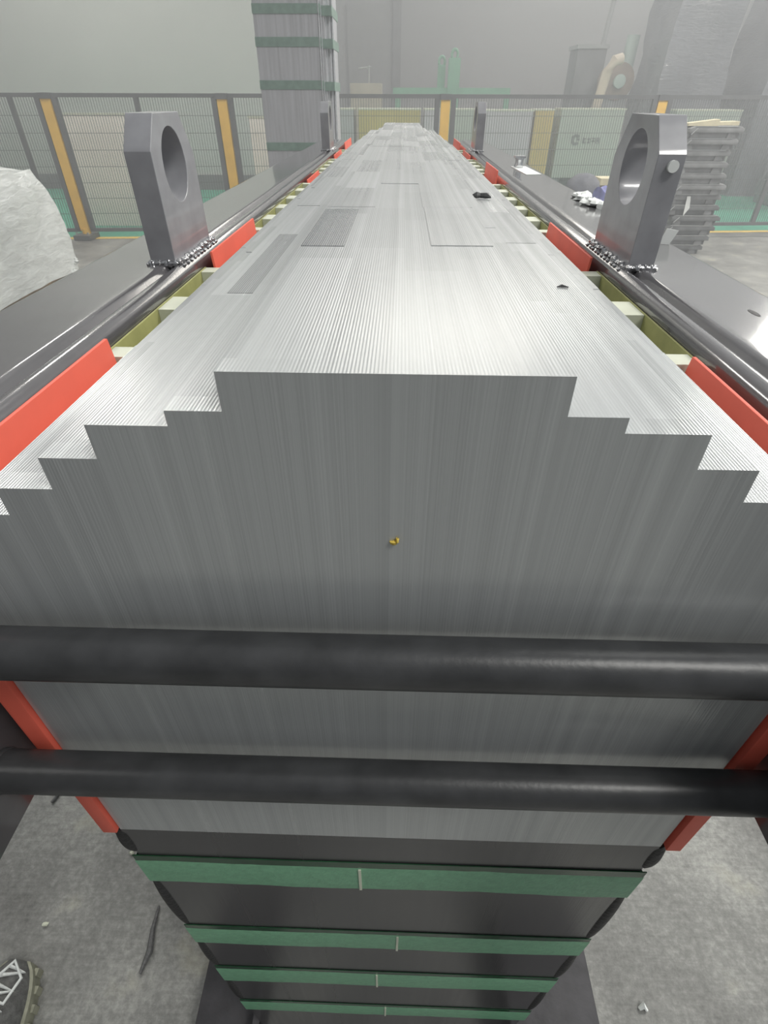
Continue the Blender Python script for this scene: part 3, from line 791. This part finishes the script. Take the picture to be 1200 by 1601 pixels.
for k in range(4):                              # four blurred characters
    x = 2.895 + 0.072*k; bm = new()
    for (a, b, c, d) in (((0, .012, -.04, .04), (.012, .05, .02, .032), (.012, .05, -.035, -.022), (.022, .032, -.03, .03)), ((.02, .032, -.04, .04), (0, .052, .012, .026), (.006, .05, -.03, -.018)), ((0, .05, .024, .036), (.018, .03, -.04, .03), (0, .05, -.012, 0)), ((0, .012, -.04, .04), (.04, .052, -.04, .04), (.012, .04, -.006, .006), (.012, .04, .028, .04)))[k]:
        add_box(bm, x+a, x+b, yy, yy+0.006, 0.85+c, 0.85+d)
    link('character', bm, 'mark', cb, smooth=0)
board('cabinet', 4.28, 5.28, 10.5, 1.235, 'sage_panel', 'pale sage cabinet behind the bracket stack', 'cabinet', G, 0.1, 0.5, True)

# ------------------------------------------------------------------ far background
g = thing('lifting_frame', (0.95, 13, 0), 'mint green lifting frame with an upright post beyond the fence', 'lifting frame')
bm = new(); add_box(bm, 0.845, 1.06, 13, 13.2, 0, 1.97); link('post', bm, 'gantry', g, bevel=0.01)
bm = new(); add_box(bm, 0.66, 0.80, 13.3, 13.45, 0, 1.88); link('rear_post', bm, 'gantry', g, bevel=0.01)
bm = new(); add_box(bm, -0.20, 2.05, 13.05, 13.15, 1.44, 1.535); link('cross_beam', bm, 'gantry', g, bevel=0.008)
for xx in (-0.15, 1.95):
    bm = new(); add_box(bm, xx, xx+0.10, 13.05, 13.15, 0, 1.44); link('leg', bm, 'gantry', g, smooth=0)
for (xc, yc, zc) in ((0.95, 13.1, 2.02), (0.73, 13.37, 1.93)):
    bm = new(); pts = [(xc+0.055*math.cos(2*PI*i/18), yc, zc+0.075*math.sin(2*PI*i/18)) for i in range(19)]
    add_tube(bm, pts, 0.025, 8, False); link('eye', bm, 'gantry', g)
cr = thing('wooden_crate', (-0.72, 13, 0), 'low beige crate with a thin upright rod, right of the tall column', 'crate')
bm = new(); add_box(bm, -1.02, -0.42, 13, 13.6, 0, 1.60); link('box', bm, 'beige', cr, bevel=0.01)
bm = new(); add_tube(bm, [(-0.66, 13.1, 1.6), (-0.66, 13.1, 1.86)], 0.015, 8); add_tube(bm, [(-0.85, 13.1, 1.82), (-0.62, 13.1, 1.84)], 0.012, 8); link('rod', bm, 'grey_panel', cr)
ms = thing('machine_cabinet', (3.45, 13, 0), 'tall dark machine cabinet behind the fence, left of the beige roll', 'machine')
bm = new(); add_box(bm, 3.20, 3.72, 13, 13.6, 0, 2.10); link('body', bm, 'dark_machine', ms, bevel=0.02)
bm = new(); add_box(bm, 3.17, 3.75, 12.97, 13.63, 2.10, 2.16); link('top', bm, 'grey_panel', ms, bevel=0.01)
bm = new(); add_tube(bm, [(3.18, 11.3, 0.0), (3.21, 11.2, 1.3), (3.245, 11.1, 1.72), (3.33, 11.1, 1.86), (3.44, 11.15, 1.88)], 0.075, 16)
tag(link('beige_duct', bm, 'beige', smooth=60), 'curved beige pipe rising behind the fence at the right', 'pipe')
rl = thing('cable_reel', (3.86, 12.3, 0), 'round brown reel beside the beige pipe', 'reel')
bm = new(); add_tube(bm, [(3.80, 12.2, 1.62), (3.80, 12.6, 1.62)], 0.27, 24); link('disc', bm, 'brown', rl, bevel=0.01)
bm = new(); add_tube(bm, [(3.80, 12.12, 1.62), (3.80, 12.2, 1.62)], 0.10, 20); link('hub', bm, 'mint_pole', rl, bevel=0.005)
bm = new(); add_box(bm, 3.6, 4.0, 12.22, 12.58, 0, 1.40); link('stand', bm, 'dark_machine', rl, smooth=0)
bm = new(); add_tube(bm, [(4.06, 12.9, 0), (4.12, 12.9, 2.28)], 0.11, 18)
tag(link('mint_pole', bm, 'mint_pole'), 'short pale mint pole standing behind the brown reel', 'pole')
bm = new(); add_tube(bm, [(3.55, 14.0, 0.0), (3.85, 14.0, 1.6), (4.0, 14.0, 3.4), (4.15, 14.0, 5.2)], 0.045, 10)
tag(link('standing_pipe', bm, 'grey_panel'), 'thin pale leaning pipe left of the mint pole', 'pipe')
def wrapped(x0, x1, y0, y1, z1, seed, label):
    bm = new(); bmesh.ops.create_cube(bm, size=1.0)
    bmesh.ops.subdivide_edges(bm, edges=bm.edges[:], cuts=14, use_grid_fill=True)
    for v in bm.verts:
        c = v.co.copy(); z = c.z+0.5
        k = 1 - 0.16*z**3
        p = Vector(((x0+x1)/2 + c.x*(x1-x0)*k, (y0+y1)/2 + c.y*(y1-y0)*k, 0.002+z*z1))
        d = Vector((c.x, c.y, 0)).normalized() if (abs(c.x)+abs(c.y)) > 0.01 else Vector((0, 0, 1))
        if z > 0.03: p += d*(0.09*noise.noise(p*1.7+Vector((seed, 0, 0))) + 0.04*noise.noise(p*5+Vector((seed, 3, 0)))); p.z += 0.07*noise.noise(p*2+Vector((0, seed, 0)))*z
        v.co = p
    tag(link('wrapped_machine', bm, 'film_dark', smooth=60), label, 'wrapped machine', 'wrapped machines in the right background')
wrapped(4.30, 5.45, 11.6, 13.0, 2.75, 3, 'tall dark machine wrapped in film, above the bracket stack')
wrapped(5.85, 7.9, 11.2, 12.8, 3.1, 9, 'dark wrapped machine at the right edge of the photo')
wrapped(6.0, 7.6, 9.6, 10.6, 1.15, 15, 'low dark wrapped bundle beyond the fence at the far right')

# ------------------------------------------------------------------ person at the lower left (foot only in view)
pe = thing('person', (-0.75, 0.15, 0), 'person at the bottom left corner, only a grey laced shoe and dark trousers in view', 'person')
FX, FY = -0.735, 0.112
bm = new()
def outline(y, grow=0.0):                       # half widths of a shoe along its length
    t_ = (y-(-0.17))/0.32
    t_ = min(max(t_, 0.0), 1.0)
    wid = 0.046 + 0.014*math.sin(PI*min(1, t_*1.1)) if t_ < 0.55 else 0.058*math.sqrt(max(0.0, 1-((t_-0.6)/0.42)**2)) + 0.002
    if t_ < 0.08: wid *= math.sqrt(t_/0.08+0.12)/1.06
    return wid + grow
ys = [-0.17+0.32*i/24 for i in range(25)]
def foot_pts(grow): 
    L = [(FX-outline(y, grow), FY+y) for y in ys]; R = [(FX+outline(y, grow), FY+y) for y in reversed(ys)]
    return L + R
add_prism(bm, foot_pts(0.004), 'Z', 0.001, 0.036)
k = 0
for i in range(1, 24):                          # tread lugs round the rim
    for sd in (-1, 1):
        if i % 2: add_box(bm, FX+sd*outline(ys[i], 0.005)-0.004, FX+sd*outline(ys[i], 0.005)+0.004, FY+ys[i]-0.006, FY+ys[i]+0.006, 0.001, 0.024)
sole = link('sole', bm, 'sole', pe)
bm = new(); rings = []
for i, y in enumerate(ys):
    t_ = i/24
    hgt = 0.108 if t_ < 0.42 else 0.108 - 0.055*((t_-0.42)/0.58)**1.2
    ring = []
    for j in range(15):
        a = PI*j/14
        ring.append(bm.verts.new((FX - outline(y, -0.002)*math.cos(a)*(1-0.18*math.sin(a)), FY+y, 0.034 + (hgt-0.034)*math.sin(a)**0.75)))
    rings.append(ring)
for a, b in zip(rings[:-1], rings[1:]):
    for j in range(14): bm.faces.new((a[j], a[j+1], b[j+1], b[j]))
bm.faces.new(rings[0]); bm.faces.new(rings[-1][::-1])
bmesh.ops.recalc_face_normals(bm, faces=bm.faces[:])
shoe = link('shoe', bm, 'shoe', pe, smooth=70)
def shoe_top(x, y):
    t_ = (y+0.17)/0.32; hgt = 0.108 if t_ < 0.42 else 0.108 - 0.055*((t_-0.42)/0.58)**1.2
    return 0.034 + (hgt-0.034)*max(0.0, 1-(x/outline(y, -0.002))**2)**0.375
bm = new(); pts = []
for i in range(6):
    y = 0.055 + 0.075*i/5; x = 0.030 if i % 2 else -0.030
    pts.append((FX+x, FY+y, shoe_top(x, y)+0.003)); y += 0.004
    pts.append((FX, FY+y+0.004, shoe_top(0, y)+0.004))
add_tube(bm, pts, 0.0032, 8)
add_tube(bm, [(FX, FY+0.115, 0.088), (FX+0.022, FY+0.140, 0.090), (FX+0.040, FY+0.118, 0.074), (FX+0.030, FY+0.080, 0.080), (FX+0.004, FY+0.085, 0.094)], 0.003, 8)
link('laces', bm, 'lace', shoe)
bm = new()
add_tube(bm, [(FX, FY-0.075, 0.075), (FX-0.005, FY-0.08, 0.14), (FX-0.02, FY-0.10, 0.28), (FX-0.03, FY-0.10, 0.46), (FX-0.03, FY-0.14, 0.66), (FX-0.02, FY-0.20, 0.86)], [0.062, 0.058, 0.062, 0.072, 0.082, 0.09], 22)
link('trouser_leg', bm, 'trouser', pe, smooth=60)

# ------------------------------------------------------------------ litter on the floor
def litter(pts, r, mat, label, cat, name): scrap(name, pts, r, mat, label, cat)
litter([(-0.845, 0.575, 0.004), (-0.838, 0.60, 0.005), (-0.832, 0.62, 0.004)], 0.004, 'scrap', 'short black stick on the floor at the upper left of the dusty patch', 'stick', 'floor_stick')
litter([(-0.496, 0.255, 0.004), (-0.489, 0.29, 0.006), (-0.497, 0.33, 0.004), (-0.499, 0.37, 0.004)], [0.003, 0.007, 0.005, 0.002], 'scrap', 'black twisted strip on the floor left of the base beam', 'strip', 'rubber_strip')
litter([(0.494, 0.232, 0.003), (0.502, 0.236, 0.010), (0.508, 0.230, 0.003)], [0.003, 0.006, 0.003], 'paper', 'small white scrap on the floor at the bottom right', 'scrap', 'paper_scrap')
for i, (x, y) in enumerate(((-0.73, 0.33), (-0.60, 0.47), (-0.47, 0.50))):
    bm = new(); add_blob(bm, (x, y, 0.004), 0.006, 0.004, 0.004, 8, 6, 0.8, i)
    tag(link('concrete_crumb', bm, 'cream'), ['pale crumb on the floor above the shoe', 'pale crumb on the floor in the middle of the left dusty patch', 'pale crumb on the floor next to the lower black edge strip'][i], 'crumb', 'pale crumbs on the left floor')

# ------------------------------------------------------------------ thin haze in the hall, mostly standing in for lens glare
mt = bpy.data.materials.new('pale_haze'); mt.use_nodes = True; t = mt.node_tree; t.nodes.clear()
out = t.nodes.new('ShaderNodeOutputMaterial'); vs = t.nodes.new('ShaderNodeVolumeScatter')
vs.inputs['Color'].default_value = (0.93, 0.96, 1.0, 1); vs.inputs['Density'].default_value = 0.055; vs.inputs['Anisotropy'].default_value = 0.2
t.links.new(vs.outputs[0], out.inputs['Volume']); MAT['haze'] = mt
bm = new(); add_prism(bm, [(-9.9, 1.2), (15.9, 1.2), (15.9, 21.7), (-1.65, 21.7), (-1.65, 11.5), (-9.9, 11.5)], 'Z', 0.02, 7.9)
o = link('haze', bm, 'haze', smooth=0)
tag(o, 'thin pale haze over the far part of the hall, mostly standing in for lens glare', 'haze', kind='stuff')
